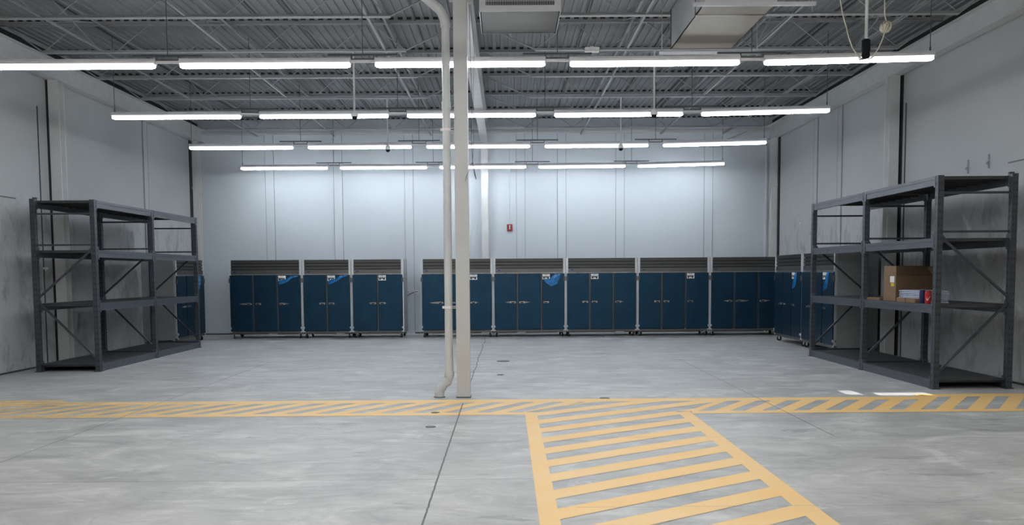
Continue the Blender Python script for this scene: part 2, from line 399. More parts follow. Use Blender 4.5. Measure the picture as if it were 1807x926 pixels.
# joists
ords = ['first', 'second', 'third', 'fourth', 'fifth', 'sixth', 'seventh', 'eighth', 'ninth', 'tenth']
def joist(x0, x1, e0, e1, y, label, group):
    """open web joist from x0 to x1; bottom chord runs e0..e1"""
    t_ = thing('roof_joist', label, 'joist', (0, y, 5.56), 0, group)
    MB().box(x0, x1, -.05, -.008, .47, .477).box(x0, x1, -.014, -.008, .47, .54).box(x0, x1, .008, .05, .47, .477).box(x0, x1, .008, .014, .47, .54).box(x0, x1, -.055, .055, .525, .54).build('top_chord', M['joist'], t_)
    MB().box(e0, e1, -.05, .05, 0, .01).box(e0, e1, -.014, -.008, .01, .05).box(e0, e1, .008, .014, .01, .05).build('bottom_chord', M['joist'], t_)
    wb = MB(); nn = round((e1 - e0) / 1.22); d = (e1 - e0) / nn
    for k in range(nn):
        a = e0 + k * d
        wb.rod((a, 0, .02), (a + d / 2, 0, .51), .008, 6); wb.rod((a + d / 2, 0, .51), (a + d, 0, .02), .008, 6)
    wb.rod((e0, 0, .02), (x0 + .08, 0, .5), .014, 6); wb.rod((e1, 0, .02), (x1 - .08, 0, .5), .014, 6)
    wb.build('web', M['joist'], t_)
    return t_
JY = [23.40, 21.38, 19.37, 17.35, 15.34, 13.32, 11.30]
for i, y in enumerate(JY):
    joist(XL + .05, -.62, -8.0, -1.72, y, 'open web roof joist over the left bay, %s from the back wall' % ords[i], 'roof joists over the left bay')
    joist(-.58, XR - .05, .53, 6.85, y, 'open web roof joist over the right bay, %s from the back wall' % ords[i], 'roof joists over the right bay')
# bridging lines along the roof
def angle(x, z, y0, y1, m, label, wd=.045):
    o = MB().box(-wd / 2, wd / 2, 0, y1 - y0, 0, .006).box(-wd / 2, -wd / 2 + .006, 0, y1 - y0, 0, .045).build('bridging_angle', m, loc=(x, y0, z))
    tag(o, label, 'roof brace', 'bridging angles under the roof')
BX = [-6.95, -4.79, -2.08, 2.12, 4.36, 6.12]
for i, x in enumerate(BX):
    angle(x, 5.575, 9, 24.6, M['joist'], 'pale bridging angle under the joists, %s from the left wall' % ords[i])
    angle(x + .05, 5.975, 9, 24.6, M['joist'], 'pale upper bridging angle close under the deck, %s from the left wall' % ords[i])
for i, (x, wd) in enumerate(((-7.2, .03), (-7.08, .03), (-4.2, .03), (-3.6, .07), (-1.55, .03), (-2.1, .03), (1.4, .03), (4.0, .03), (4.1, .03), (5.6, .03), (5.72, .03), (2.95, .07))):  # dark strips stand in for deck seams and shadow lines
    o = MB().box(-wd / 2, wd / 2, 0, 15.5, 0, .02).build('roof_seam_shade', M['conduit'], loc=(x, 9, 6.08))
    tag(o, 'dark strip for seam and shadow lines under the roof deck, %s from the left' % (ords + ['eleventh', 'twelfth'])[[-7.2, -7.08, -4.2, -3.6, -2.1, -1.55, 1.4, 2.95, 4.0, 4.1, 5.6, 5.72].index(x)], 'conduit', 'dark seam and shadow strips under the roof deck')
# cross braces between neighbouring joists
ci = 0
for xi in (-6.95, -4.79, 4.36, 6.12, -2.08, 2.12):
    for k in ((5, 6), (4, 5), (1, 2)):
        if xi in (-2.08, 2.12) and k != (4, 5): continue
        y0, y1 = JY[k[1]], JY[k[0]]
        o = MB().bar((0, 0, 0), (0, y1 - y0, .50), .025, .006, 0, (1, 0, 0)).bar((.02, 0, .50), (.02, y1 - y0, 0), .025, .006, 0, (1, 0, 0)).build('cross_brace', M['joist'], loc=(xi - .06, y0, 5.57))
        tag(o, 'thin crossed brace between the %s and %s roof joists at the %s bridging line' % (ords[k[0]], ords[k[1]], ords[BX.index(xi)]), 'roof brace', 'crossed braces between joists')
o = MB().bar((0, 0, 0), (1.0, 1.2, .45), .04, .006).build('kicker_brace', M['joist'], loc=(5.8, 23.45, 5.20)); tag(o, 'short sloping brace under the last joist near the right back corner', 'roof brace')

# ------------------------------------------------------------------ fluorescent rows
def lens_profile():
    return [(.048, 0), (.048, -.045), (.040, -.068), (.022, -.078), (0, -.080), (-.022, -.078), (-.040, -.068), (-.048, -.045), (-.048, 0)]
def make_light(mt):
    t_ = thing('light_fixture', 'x', 'light fixture')
    pr = lens_profile(); L = 1.185
    m_ = MB(); n_ = len(pr)
    # rounded ends: shrink the last section
    secs = [(-L, .55), (-L + .02, .85), (-L + .05, 1), (L - .05, 1), (L - .02, .85), (L, .55)]
    vs_ = [(x_, p[0] * k_, -.04 + (p[1] + .04) * k_) for x_, k_ in secs for p in pr]; fs_ = []
    for s_ in range(len(secs) - 1):
        for i in range(n_): j = (i + 1) % n_; fs_.append((s_ * n_ + i, s_ * n_ + j, (s_ + 1) * n_ + j, (s_ + 1) * n_ + i))
    fs_ += [tuple(range(n_ - 1, -1, -1)), tuple((len(secs) - 1) * n_ + i for i in range(n_))]
    m_.add(vs_, fs_, 0, False)
    m_.mi = [0 if (s_ < len(secs) - 1 and 1 <= i <= 6) else 1 for s_ in range(len(secs) - 1) for i in range(n_)] + [1, 1]
    m_.build('lens', [mt, M['tube_side']], t_)
    MB().prism([(-.052, -.012), (.052, -.012), (.052, .02), (.035, .052), (-.035, .052), (-.052, .02)], -L - .005, L + .005, 'x').build('housing', M['house'], t_)
    for s_ in (-1, 1): MB().box(s_ * (L - .0) - .006, s_ * L + .006, -.05, .05, -.025, .05).build('end_cap', M['house'], t_)
    return t_
def make_hanger(end=False):
    t_ = thing('light_hanger', 'x', 'light hanger')
    MB().rod((0, 0, .0), (0, 0, 1.30), .006, 6).build('rod', M['hang'], t_)
    if not end:
        MB().box(-.48, .48, -.02, .02, .0, .022).build('cross_bar', M['hang'], t_)
        MB().box(-.155, .155, -.03, .03, -.06, -.045).box(-.16, -.15, -.03, .03, -.05, 0).box(.15, .16, -.03, .03, -.05, 0).build('joiner_plate', M['hang'], t_)
        MB().box(-.158, .158, -.02, .02, -.095, -.062).build('joiner_channel', M['house'], t_)
    else:
        MB().box(-.008, .008, -.012, .012, -.05, .01).build('clip', M['hang'], t_)
    return t_
P, LX = 2.719, -.626
RY = [12.33, 16.24, 20.15, 24.0]; RN = ['nearest', 'second', 'third', 'farthest']; PN = ['leftmost', 'second from left', 'middle', 'second from right', 'rightmost']
proto = make_light(M['tube']); proto2 = make_light(M['tube_near']); hp = make_hanger(); he = make_hanger(True)
ZL = 4.665
used = [False, False, False, False]
def inst(pr, i):
    if used[i]: return copy_tree(pr)
    used[i] = True; return pr
for j, y in enumerate(RY):
    for i in range(5):
        x_ = LX + (i - 2) * P
        tilt = .0; zz = ZL + (.027 if i == 4 else 0)
        o = inst(proto, 0); o.location = (x_, y, zz)
        if i == 4: o.rotation_euler = (0, -.022, 0)
        if i == 3: o.rotation_euler = (0, -.004, 0)
        o['label'] = '%s lit tube light in the %s ceiling row' % (PN[i], RN[j]); o['group'] = 'hanging tube lights'
    for i in range(6):
        x_ = LX + (i - 2.5) * P; e = i in (0, 5)
        if e: x_ += .22 if i == 0 else -.22
        o = inst(he if e else hp, 3 if e else 2); o.location = (x_, y, ZL + .06 + (.045 if e else .055) + (.05 if i == 5 else 0))
        if not e: o.location.z = ZL + .085
        o['label'] = '%s dark suspension rod of the %s light row' % (['leftmost end', 'second', 'third', 'fourth', 'fifth', 'rightmost end'][i], RN[j]); o['group'] = 'suspension rods of the light rows'
for j, y in enumerate((8.4, 4.45, .5)):
    for i in range(5):
        o = inst(proto2, 1); o.location = (LX + (i - 2) * P, y, ZL)
        o['label'] = '%s lit tube light in a row %s' % (PN[i], ['just above the frame', 'high over the viewer', 'behind the viewer'][j]); o['group'] = 'tube lights outside the picture'

# ------------------------------------------------------------------ refrigerators
def caster(par, x, y, yaw):
    c_, s_ = math.cos(yaw), math.sin(yaw)
    k = MB().rod((x - .016 * c_, y - .016 * s_, .06), (x + .016 * c_, y + .016 * s_, .06), .06, 16).build('caster', M['wheel'], par)
    MB().bar((x - .026 * c_, y - .026 * s_, .05), (x - .026 * c_, y - .026 * s_, .135), .035, .004, 0, (c_, s_, 0)).bar((x + .026 * c_, y + .026 * s_, .05), (x + .026 * c_, y + .026 * s_, .135), .035, .004, 0, (c_, s_, 0)).box(x - .035, x + .035, y - .035, y + .035, .13, .145).build('caster_fork', M['edge'], k)
def fridge(W, nd, loc, rz, label, lab=None, peel=None, seed=0, badge=True, peelshape=0):
    rnd = random.Random(seed)
    t_ = thing('reach_in_refrigerator', label, 'refrigerator', loc, rz, 'reach-in refrigerators with blue filmed doors')
    h = W / 2
    MB().box(-h, h, .055, .89, .145, 2.10).build('body', M['side'], t_)
    MB().box(-h + .03, h - .03, .045, .055, .20, 1.72).build('face_frame', M['stile'], t_)
    for s_ in (-1, 1):
        a, b_ = sorted((s_ * h, s_ * (h - .062))); a2, b2 = sorted((s_ * h, s_ * (h - .034)))
        MB().box(a, b_, 0, .055, 1.70, 2.108).box(a2, b2, .012, .055, .30, 1.70).box(a, b_, .0, .055, .165, .26).build('side_trim', M['edge'], t_)
        a, b_ = sorted((s_ * (h - .004), s_ * (h - .05)))
        MB().box(a, b_, -.018, .03, 1.50, 1.62).build('hinge', M['hang'], t_)
        MB().box(a, b_, -.018, .03, .26, .31).build('hinge', M['edge'], t_)
    MB().box(-h + .062, h - .062, .045, .054, 1.70, 2.10).build('grille_recess', M['dark'], t_)
    gr = MB()
    for k in range(3):
        z0 = 1.855 + k * .083
        gr.add([(-h + .062, .024, z0), (h - .062, .024, z0), (h - .062, .008, z0 + .066), (-h + .062, .008, z0 + .066), (-h + .062, .030, z0), (h - .062, .030, z0), (h - .062, .014, z0 + .066), (-h + .062, .014, z0 + .066)], [(0, 1, 2, 3), (7, 6, 5, 4), (3, 2, 6, 7), (0, 4, 5, 1)])
    gr.box(-h + .062, h - .062, .010, .045, 2.092, 2.106)
    gr.box(-h + .062, h - .062, .004, .05, 1.735, 1.838); gr.build('grille', M['grille'], t_)
    MB().box(-h + .034, h - .034, .004, .05, 1.706, 1.732).build('door_header', M['bare'], t_)
    MB().box(-h + .0, h - .0, .01, .06, .135, .19).build('base_rail', M['stile'], t_)
    if badge:
        bd = MB().prism([(-h + .10 + .022 * math.cos(a / 10 * math.tau), 1.79 + .022 * math.sin(a / 10 * math.tau)) for a in range(10)], -.002, .004, 'y').box(-h + .13, -h + .20, -.001, .004, 1.775, 1.80).build('control_badge', M['badge'], t_)
        MB().box(-h + .094, -h + .106, -.004, -.002, 1.785, 1.797).build('display', M['label'], bd)
    gap = .040; dw = (W - .056 - (nd - 1) * gap) / nd
    for k in range(nd):
        x0 = -h + .028 + k * (dw + gap); x1 = x0 + dw
        d_ = MB().box(x0, x1, -.015, .04, .195, 1.70, bev=.006).build('door', M['film'], t_)
        s_ = -1 if k else 1                  # side on which the handle sits
        hx = (x0 + .03) if k else (x1 - .03)
        hd = MB()
        hd.box(*sorted((hx, hx - s_ * .15)), -.020, -.014, .91, .96)
        hd.box(*sorted((hx - s_ * .015, hx - s_ * .125)), -.045, -.036, .942, .957)
        hd.box(*sorted((hx - s_ * .015, hx - s_ * .027)), -.045, -.018, .925, .957).box(*sorted((hx - s_ * .113, hx - s_ * .125)), -.045, -.018, .925, .957)
        hd.build('handle', M['chrome'], d_)
        MB().box(*sorted((hx - s_ * .03, hx - s_ * .112)), -.024, -.0205, .913, .945).build('handle_recess', M['black'], d_)
        if rnd.random() < .6:
            L = .18 + rnd.random() * .2; zc = .935; a0 = hx + s_ * .02; a1 = hx - s_ * min(L, dw - .12)
            pl = [(a0, zc - .006), (a0 - s_ * .07, zc - .030), (a1 + s_ * .10, zc - .016), (a1, zc + .004), (a1 + s_ * .12, zc + .018), (a0 - s_ * .09, zc + .034)]
            MB().prism(pl, -.0165, -.015, 'y').build('torn_film_gap', M['bare'], d_)
        if lab == k:
            lx0 = x0 + .01; lz = 1.685
            lb = MB().box(lx0, lx0 + .20, -.0185, -.015, lz - .055, lz).box(lx0, lx0 + .20, -.0185, -.015, lz - .14, lz - .065).build('label', M['label'], d_)
            MB().box(lx0 + .015, lx0 + .175, -.020, -.0185, lz - .095, lz - .07).box(lx0 + .02, lx0 + .06, -.020, -.0185, lz - .125, lz - .095).box(lx0 + .13, lx0 + .17, -.020, -.0185, lz - .125, lz - .095).box(lx0 + .06, lx0 + .14, -.020, -.0185, lz - .022, lz - .016).build('print', M['black'], lb)
        if peel == k:
            if peelshape == 0: pl = [(x0 + .03, 1.55), (x0 + .20, 1.56), (x0 + .30, 1.64), (dw * .62 + x0, 1.69), (x1 - .10, 1.69), (x1 - .14, 1.56), (x1 - .2, 1.42), (x0 + .25, 1.36), (x0 + .12, 1.44)]
            elif peelshape == 1: pl = [(x0 + .01, 1.53), (x0 + .1, 1.58), (x0 + .22, 1.60), (x0 + .36, 1.68), (x1 - .08, 1.695), (x1 - .06, 1.67), (x0 + .38, 1.62), (x0 + .25, 1.52), (x0 + .12, 1.47), (x0 + .03, 1.44)]
            else: pl = [(x0 + .22, 1.69), (x0 + .36, 1.69), (x0 + .33, 1.52), (x0 + .24, 1.36), (x0 + .03, 1.30), (x0 + .06, 1.38), (x0 + .18, 1.48)]
            pv = [(p[0], -.019 - .004 * rnd.random(), p[1]) for p in pl]
            cx_ = sum(p[0] for p in pv) / len(pv); cz_ = sum(p[2] for p in pv) / len(pv)
            n_ = len(pv); vv = pv + [(cx_, -.045, cz_)] + [(p[0], -.0155, p[2]) for p in pv]
            MB().add(vv, [(i, (i + 1) % n_, n_) for i in range(n_)] + [(i, i + n_ + 1, (i + 1) % n_ + n_ + 1, (i + 1) % n_) for i in range(n_)]).build('peeled_film', M['film2'], d_)
    for i, sx in enumerate((-1, 1)):
        for yy in (.10, .78): caster(t_, sx * (h - .085), yy, rnd.uniform(-.6, .6))
    return t_
YFR = 23.27
def fr(x0, x1, nd, label, **k): return fridge(x1 - x0, nd, ((x0 + x1) / 2, YFR, 0), 0, label, **k)
fr(-7.44, -5.485, 3, 'three-door blue-filmed refrigerator at the left end of the back row', lab=2, peel=2, peelshape=1, seed=1)
fr(-5.475, -4.165, 2, 'two-door blue-filmed refrigerator beside the leftmost three-door one', lab=1, peel=1, peelshape=1, seed=2)
fr(-4.155, -2.76, 2, 'two-door blue-filmed refrigerator just left of the wall outlets', lab=1, seed=4)
fr(-2.30, -.365, 3, 'three-door blue-filmed refrigerator behind the white pipe and column', lab=2, seed=8)
fr(-.355, 1.585, 3, 'three-door blue-filmed refrigerator right of the column with a torn blue flap', lab=2, peel=2, peelshape=0, seed=3)
fr(1.595, 3.515, 3, 'three-door blue-filmed refrigerator with its label on the middle door', lab=1, seed=6)
fr(3.525, 5.46, 3, 'three-door blue-filmed refrigerator second from the right in the back row', lab=2, seed=5)
fr(5.47, 7.41, 3, 'three-door blue-filmed refrigerator at the right end of the back row without label', lab=None, seed=9)
fridge(1.95, 3, (6.66, 20.515, 0), -math.pi / 2, 'three-door blue-filmed refrigerator on the right wall, nearer the back corner', lab=2, peel=2, peelshape=2, seed=12)
fridge(1.95, 3, (6.66, 18.545, 0), -math.pi / 2, 'three-door blue-filmed refrigerator on the right wall behind the right rack', lab=2, peel=2, peelshape=2, seed=13)
fridge(1.95, 3, (-7.97, 21.93, 0), math.pi / 2, 'three-door blue-filmed refrigerator on the left wall behind the left rack', lab=2, peel=2, peelshape=2, seed=14)

# ------------------------------------------------------------------ pallet racks
LV = (.13, 1.22, 2.17, 3.05)
def rack(loc, s, label):
    """front at x=0, depth towards s*x, three frames along y"""
    t_ = thing('storage_rack', label, 'storage rack', loc, 0, None)
    D = 1.14; FY = (0, 2.51, 5.02)
    def bx(mb, x0, x1, *r, **k):
        a, b_ = sorted((s * x0, s * x1)); return mb.box(a, b_, *r, **k)
    for y in FY:
        for xx in (0, D - .085):
            top = 3.055 if xx == 0 else 3.075
            p = MB(); bx(p, xx, xx + .085, y, y + .012, 0, top); bx(p, xx, xx + .012, y + .012, y + .085, 0, top); bx(p, xx + .073, xx + .085, y + .012, y + .085, 0, top); bx(p, xx + .03, xx + .055, y + .03, y + .085, 0, top)
            bx(p, xx - .02, xx + .105, y - .02, y + .105, 0, .012)
            z = .08
            while z < 3.0:      # key slots
                bx(p, xx - .0015 if xx == 0 else xx - .0015, xx + .004, y + .048, y + .060, z, z + .038, mi=1)
                bx(p, xx + .020, xx + .030, y - .0015, y + .003, z, z + .032, mi=1); bx(p, xx + .056, xx + .065, y - .0015, y + .003, z, z + .032, mi=1)
                z += .098
            p.build('upright_post', [M['rackp'], M['rackd']], t_)
        ym = y + .042
        def br(a, b_): MB().bar((s * a[0], ym, a[1]), (s * b_[0], ym, b_[1]), .032, .032, 0, (0, 1, 0)).build('frame_brace', M['rackp'], t_)
        br((.07, 2.81), (D - .07, 2.81)); br((.07, 2.26), (D - .07, 2.26)); br((.07, .14), (D - .07, .14))
        br((.07, 2.19), (D - .07, 1.32)); br((D - .07, 1.25), (.07, .23))
        MB().prism([(s * .085, 2.12), (s * .085, 2.24), (s * .15, 2.16), (s * .15, 2.10)] if s > 0 else [(s * .15, 2.10), (s * .15, 2.16), (s * .085, 2.24), (s * .085, 2.12)], ym - .01, ym + .01, 'y').build('gusset', M['rack'], t_)
    for q in range(2):
        y0, y1 = FY[q] + .085, FY[q + 1]
        for z in LV:
            for xx in (0, 1):
                m_ = MB(); a = .0 if xx == 0 else D - .05
                if xx == 0: bx(m_, .008, .055, y0, y1, z - .13, z - .045); bx(m_, .0, .035, y0, y1, z - .045, z); bx(m_, .035, .055, y0, y1, z - .045, z - .025)
                else: bx(m_, a, a + .045, y0, y1, z - .13, z - .045); bx(m_, a + .015, a + .05, y0, y1, z - .045, z); bx(m_, a, a + .015, y0, y1, z - .045, z - .025)
                m_.build('shelf_beam', M['rack'], t_)
                c_ = MB(); zt = z + (.055 if z < 3 or xx == 1 else 0); zt = min(zt, 3.13)
                zb = max(z - .16, .0)
                x0_ = -.004 if xx == 0 else D - .10
                bx(c_, x0_ + (.0 if xx == 0 else .015), x0_ + .06 + (.0 if xx == 0 else .03), y0, y0 + .035, zb, zt); c_.build('beam_connector', M['rack'], t_); c_ = MB(); bx(c_, x0_ + (.0 if xx == 0 else .015), x0_ + .06 + (.0 if xx == 0 else .03), y1 - .035, y1, zb, zt)
                c_.build('beam_connector', M['rack'], t_)
            dm = MB(); nP = 8; pw = (y1 - y0 - .02) / nP
            for k in range(nP):
                ya = y0 + .01 + k * pw
                bx(dm, .036, D - .036, ya, ya + pw - .006, z - .008, z - .001)
                bx(dm, .056, D - .056, ya + .01, ya + .016, z - .045, z - .008); bx(dm, .056, D - .056, ya + pw - .022, ya + pw - .016, z - .045, z - .008)
            dm.build('shelf_deck', M['rdeck'], t_)
    return t_
rack((6.13, 12.36, 0), 1, 'dark grey steel storage rack along the right wall')
rack((-7.27, 15.43, 0), -1, 'dark grey steel storage rack along the left wall')

# goods on the right rack
SZ = LV[1] + .001
t = thing('cardboard_box', 'open brown cardboard box standing on the middle shelf of the right rack', 'box', (6.22, 13.83, SZ))
bd = MB(); bw, bl, bh = .62, .44, .40; th = .006
MB().box(th, bw, -.001, th, 0, bh).box(th, bw, -.002, -.001, bh - .12, bh - .115).build('front_panel', M['card_shade'], t)
bd.box(0, bw, bl - th, bl, 0, bh).box(0, th, -.001, bl - th, 0, bh).box(bw - th, bw, th, bl - th, 0, bh).box(th, bw - th, th, bl - th, 0, th)
bd.build('body', M['card'], t)
MB().prism([(.01, bh), (bw - .02, bh), (bw - .14, bh + .165), (.01, bh + .165)], 0, .006, 'y').build('front_flap', M['cardin'], t)
MB().prism([(0, bh), (bl, bh), (bl, bh + .165), (.0, bh + .165)], 0, .006, 'x').build('side_flap', M['card'], t)
MB().add([(bw, 0, bh), (bw, bl, bh), (bw + .12, bl, bh + .15), (bw + .12, 0, bh + .15), (bw - .01, 0, bh + .005), (bw - .01, bl, bh + .005), (bw + .11, bl, bh + .155), (bw + .11, 0, bh + .155)], [(0, 1, 2, 3), (7, 6, 5, 4), (0, 3, 7, 4), (1, 5, 6, 2), (2, 6, 7, 3), (0, 4, 5, 1)]).build('side_flap', M['card'], t)
MB().box(-.003, 0, .05, .20, .30, .40).build('label', M['label'], t)
MB().box(-.003, 0, .06, .17, .24, .29).build('sticker', M['yel'], t)
hs = ['lowest', 'second lowest', 'third', 'fourth', 'fifth', 'second highest', 'topmost']
for k in range(7):
    dx = random.uniform(-.014, .014); dy = random.uniform(-.02, .02); hh = .0265
    m_ = MB(); nx = 6; ny = 8; Wp, Lp = .37, .84; vs_ = []
    for zz in (0, 1):
        for j in range(ny + 1):
            for i in range(nx + 1):
                ed = (1 if i in (0, nx) else 0) + (1 if j in (0, ny) else 0)
                vs_.append((i / nx * Wp, j / ny * Lp, (hh - .006 * ed if zz else .0) + (random.uniform(-.0008, .0008) if zz else 0)))
    o2 = (nx + 1) * (ny + 1); fs_ = []
    for j in range(ny):
        for i in range(nx):
            q = j * (nx + 1) + i; fs_.append((q, q + nx + 1, q + nx + 2, q + 1)); fs_.append((o2 + q, o2 + q + 1, o2 + q + nx + 2, o2 + q + nx + 1))
    for i in range(nx): fs_.append((i, i + 1, o2 + i + 1, o2 + i)); q = ny * (nx + 1) + i; fs_.append((q + 1, q, o2 + q, o2 + q + 1))
    for j in range(ny): q = j * (nx + 1); fs_.append((q + nx + 1, q, o2 + q, o2 + q + nx + 1)); q += nx; fs_.append((q, q + nx + 1, o2 + q + nx + 1, o2 + q))
    m_.add(vs_, fs_)
    o = m_.build('paper_pack', M['paper'], loc=(6.255 + dx, 12.95 + dy, SZ + k * .027))
    tag(o, 'white wrapped paper pack in the pile on the right rack, %s of the pile' % hs[k], 'paper pack', 'wrapped paper packs on the rack')
def can(x, y, r, h_, m, name, label, mark=False, bands=False):
    t_ = thing(name, label, 'can', (x, y, SZ))
    m_ = MB(); prof_ = [(r * .92, 0), (r, .006), (r, h_ - .02), (r * .93, h_ - .006), (r * .93, h_)]; n_ = 24
    vs_ = [(a * math.cos(i * math.tau / n_), a * math.sin(i * math.tau / n_), z) for a, z in prof_ for i in range(n_)]
    fs_ = [(k * n_ + i, k * n_ + (i + 1) % n_, (k + 1) * n_ + (i + 1) % n_, (k + 1) * n_ + i) for k in range(len(prof_) - 1) for i in range(n_)]
    m_.add(vs_, fs_, 0, True).add(vs_, [tuple(range(n_ - 1, -1, -1)), tuple((len(prof_) - 1) * n_ + i for i in range(n_))]); m_.build('body', m, t_)
    MB().rod((0, 0, h_), (0, 0, h_ + .006), r * .9, 20).build('lid', M['navy'], t_)
    if mark:
        rr = r + .0012; sw = []
        ac = math.atan2(-y, -x)
        up_ = [(-.55, .075), (-.45, .062), (-.25, .05), (.1, .068), (.6, .11)]; lo = [(.6, .11), (.15, .085), (-.2, .072), (-.35, .082), (-.4, .11)]
        top_ = [(-.45, .105), (-.36, .07), (-.2, .062), (.1, .082), (.6, .115)]; bot_ = [(-.52, .07), (-.4, .05), (-.2, .045), (.1, .068), (.6, .108)]
        v_ = [(rr * math.cos(ac + a), rr * math.sin(ac + a), z) for a, z in bot_] + [(rr * math.cos(ac + a), rr * math.sin(ac + a), z) for a, z in top_]
        MB().add(v_, [(i, i + 1, i + 6, i + 5) for i in range(4)]).box(0, .001, 0, .001, .05, .051).build('white_mark', M['label'], t_)
    return t_
can(6.20, 12.89, .042, .19, M['navy'], 'navy_canister', 'dark navy canister in front of the paper pile on the rack')
can(6.19, 12.69, .045, .185, M['redc'], 'red_canister', 'red canister with a white curved mark beside the navy canister', mark=True)
t = thing('cardboard_tray', 'small low brown carton lying in front of the paper pile', 'box', (6.165, 13.05, SZ))
MB().box(0, .085, 0, .62, 0, .065).build('body', M['card'], t); MB().box(-.001, .086, .30, .33, .0, .066).build('tape', M['cardin'], t)
o = MB().box(0, .5, 0, .50, 0, .035).box(.01, .49, .01, .49, .036, .042).build('flattened_carton', M['card'], loc=(6.18, 14.33, SZ)); tag(o, 'flat folded brown carton left of the open box on the rack', 'box')

# ------------------------------------------------------------------ rain pipe beside the column
t = thing('drain_pipe', 'white plastic drain pipe standing left of the central column', 'pipe', (-.80, 11.93, 0))
def arc(a, b_, c_, n_=6):
    a, b_, c_ = Vector(a), Vector(b_), Vector(c_); return [(1 - u) ** 2 * a + 2 * u * (1 - u) * b_ + u * u * c_ for u in [i / n_ for i in range(n_ + 1)]]
MB().rod((0, 0, .33), (0, 0, 5.06), .055, 20).build('pipe', M['pvc'], t)
MB().tube([(0, 0, .34), (0, 0, .27), (-.016, 0, .235), (-.115, 0, .125), (-.138, 0, .08), (-.138, 0, 0)], .058, 20).build('elbow', M['pvc'], t)
for a, b_ in (((0, 0, .29), (0, 0, .36)), ((-.052, 0, .195), (-.012, 0, .239)), ((-.122, 0, .117), (-.088, 0, .155)), ((-.138, 0, .01), (-.138, 0, .075))):
    MB().rod(a, b_, .068, 20).build('coupling', M['pvc'], t)
MB().rod((-.138, 0, 0), (-.138, 0, .008), .08, 20).build('floor_collar', M['hang'], t)
MB().rod((0, 0, 3.93), (0, 0, 4.03), .063, 20).build('coupling', M['pvc'], t)
MB().tube(arc((0, 0, 5.02), (0, 0, 5.18), (-.10, 0, 5.28)) + arc((-.24, 0, 5.40), (-.34, 0, 5.488), (-.48, 0, 5.488)), .066, 18).build('elbow', M['pvc'], t)
MB().rod((-.44, 0, 5.488), (-6.5, 0, 5.49), .052, 16).build('pipe', M['pvc'], t)
for z in (1.245, 3.655):
    MB().rod((0, 0, z - .018), (0, 0, z + .018), .060, 20).box(-.085, .10, -.006, .006, z - .018, z + .018).box(-.015, .015, -.075, -.055, z - .012, z + .012).build('pipe_clamp', M['house'], t)
    MB().rod((.058, -.03, z), (.107, -.03, z), .006, 6).rod((.058, .03, z), (.107, .03, z), .006, 6).build('clamp_bolt', M['hang'], t)
o = MB().tube([(0, 0, 5.3), (.01, -.01, 4.6), (.03, 0, 4.0), (.012, 0, 3.5), (.03, -.01, 3.2), (.075, -.02, 2.98), (.05, -.03, 3.05), (.02, -.04, 3.2), (-.06, -.06, 3.0), (-.075, -.06, 2.95)], .004, 6).tube([(.02, 0, 5.3), (.06, 0, 4.7), (.045, 0, 4.2), (.04, .01, 3.4), (.02, .01, 3.15)], .003, 6).build('loose_cable', M['wire'], loc=(-.475, 11.87, 0))
tag(o, 'thin loose cable hanging down the right side of the central column', 'cable')

# ------------------------------------------------------------------ ducts
t = thing('air_diffuser', 'white box air diffuser with grilles hanging above the right of the column', 'air vent', (.195, 11.68, 5.0))
a = .505
MB().box(-a, a, -a, a, 0, .012).build('bottom_plate', M['diffb'], t)
fm = MB()
for sx, sy in ((0, -1), (0, 1), (1, 0), (-1, 0)):
    if sy: fm.box(-a, a, sy * a - .012, sy * a + .012, 0, .075).box(-a, a, sy * a - .012, sy * a + .012, .42, .52).box(-a, -a + .07, sy * a - .012, sy * a + .012, .075, .42).box(a - .07, a, sy * a - .012, sy * a + .012, .075, .42)
    else: fm.box(sx * a - .012, sx * a + .012, -a, a, 0, .075).box(sx * a - .012, sx * a + .012, -a, a, .42, .52).box(sx * a - .012, sx * a + .012, -a, -a + .07, .075, .42).box(sx * a - .012, sx * a + .012, a - .07, a, .075, .42)
fm.box(-a, a, -a, a, .51, .53); fm.build('frame', M['galv'], t)
MB().box(-a + .03, a - .03, -a + .03, a - .03, .02, .5).build('inner_box', M['dark'], t)
for sy in (-1, 1):
    gm = MB(); k = -a + .08
    while k < a - .07: gm.box(k, k + .006, sy * a - .008, sy * a + .008, .075, .42); k += .022
    for z in (.13, .2, .27, .34): gm.box(-a + .07, a - .07, sy * a - .002, sy * a + .004, z, z + .005)
    gm.build('grille', M['galv'], t)
for sx in (-1, 1):
    gm = MB(); k = -a + .08
    while k < a - .07: gm.box(sx * a - .008, sx * a + .008, k, k + .006, .075, .42); k += .022
    gm.build('grille', M['galv'], t)
t = thing('air_duct', 'large rectangular air duct hung under the roof at the right', 'duct', (2.86, 11.77, 4.95))
MB().box(-.44, .44, -1.07, 1.07, 0, .012).build('bottom_panel', M['ductb'], t)
MB().box(-.44, -.43, -1.07, 1.07, .0, .56).box(.43, .44, -1.07, 1.07, 0, .56).box(-.43, .43, -1.07, -1.06, .012, .56).box(-.43, .43, 1.06, 1.07, .012, .56).box(-.44, .44, -1.07, 1.07, .55, .56).build('side_panels', M['galv'], t)
for a_, b_ in ((1.055, 1.085), (-.58, -.565)): MB().box(-.452, .452, a_, b_, -.006, .56).build('flange', M['stile'], t)
for i, y in enumerate((12.98, 10.66)):
    t = thing('duct_hanger', 'pale trapeze bar under the %s end of the large air duct' % ('far', 'near')[i], 'duct hanger', (3.03, y, 4.90))
    MB().box(-.76, .72, -.022, .022, 0, .042).build('strut', M['galv'], t)
    for s_ in (-.72, .68): MB().rod((s_, 0, -.07), (s_, 0, 1.2), .006, 6).build('threaded_rod', M['galv'], t)

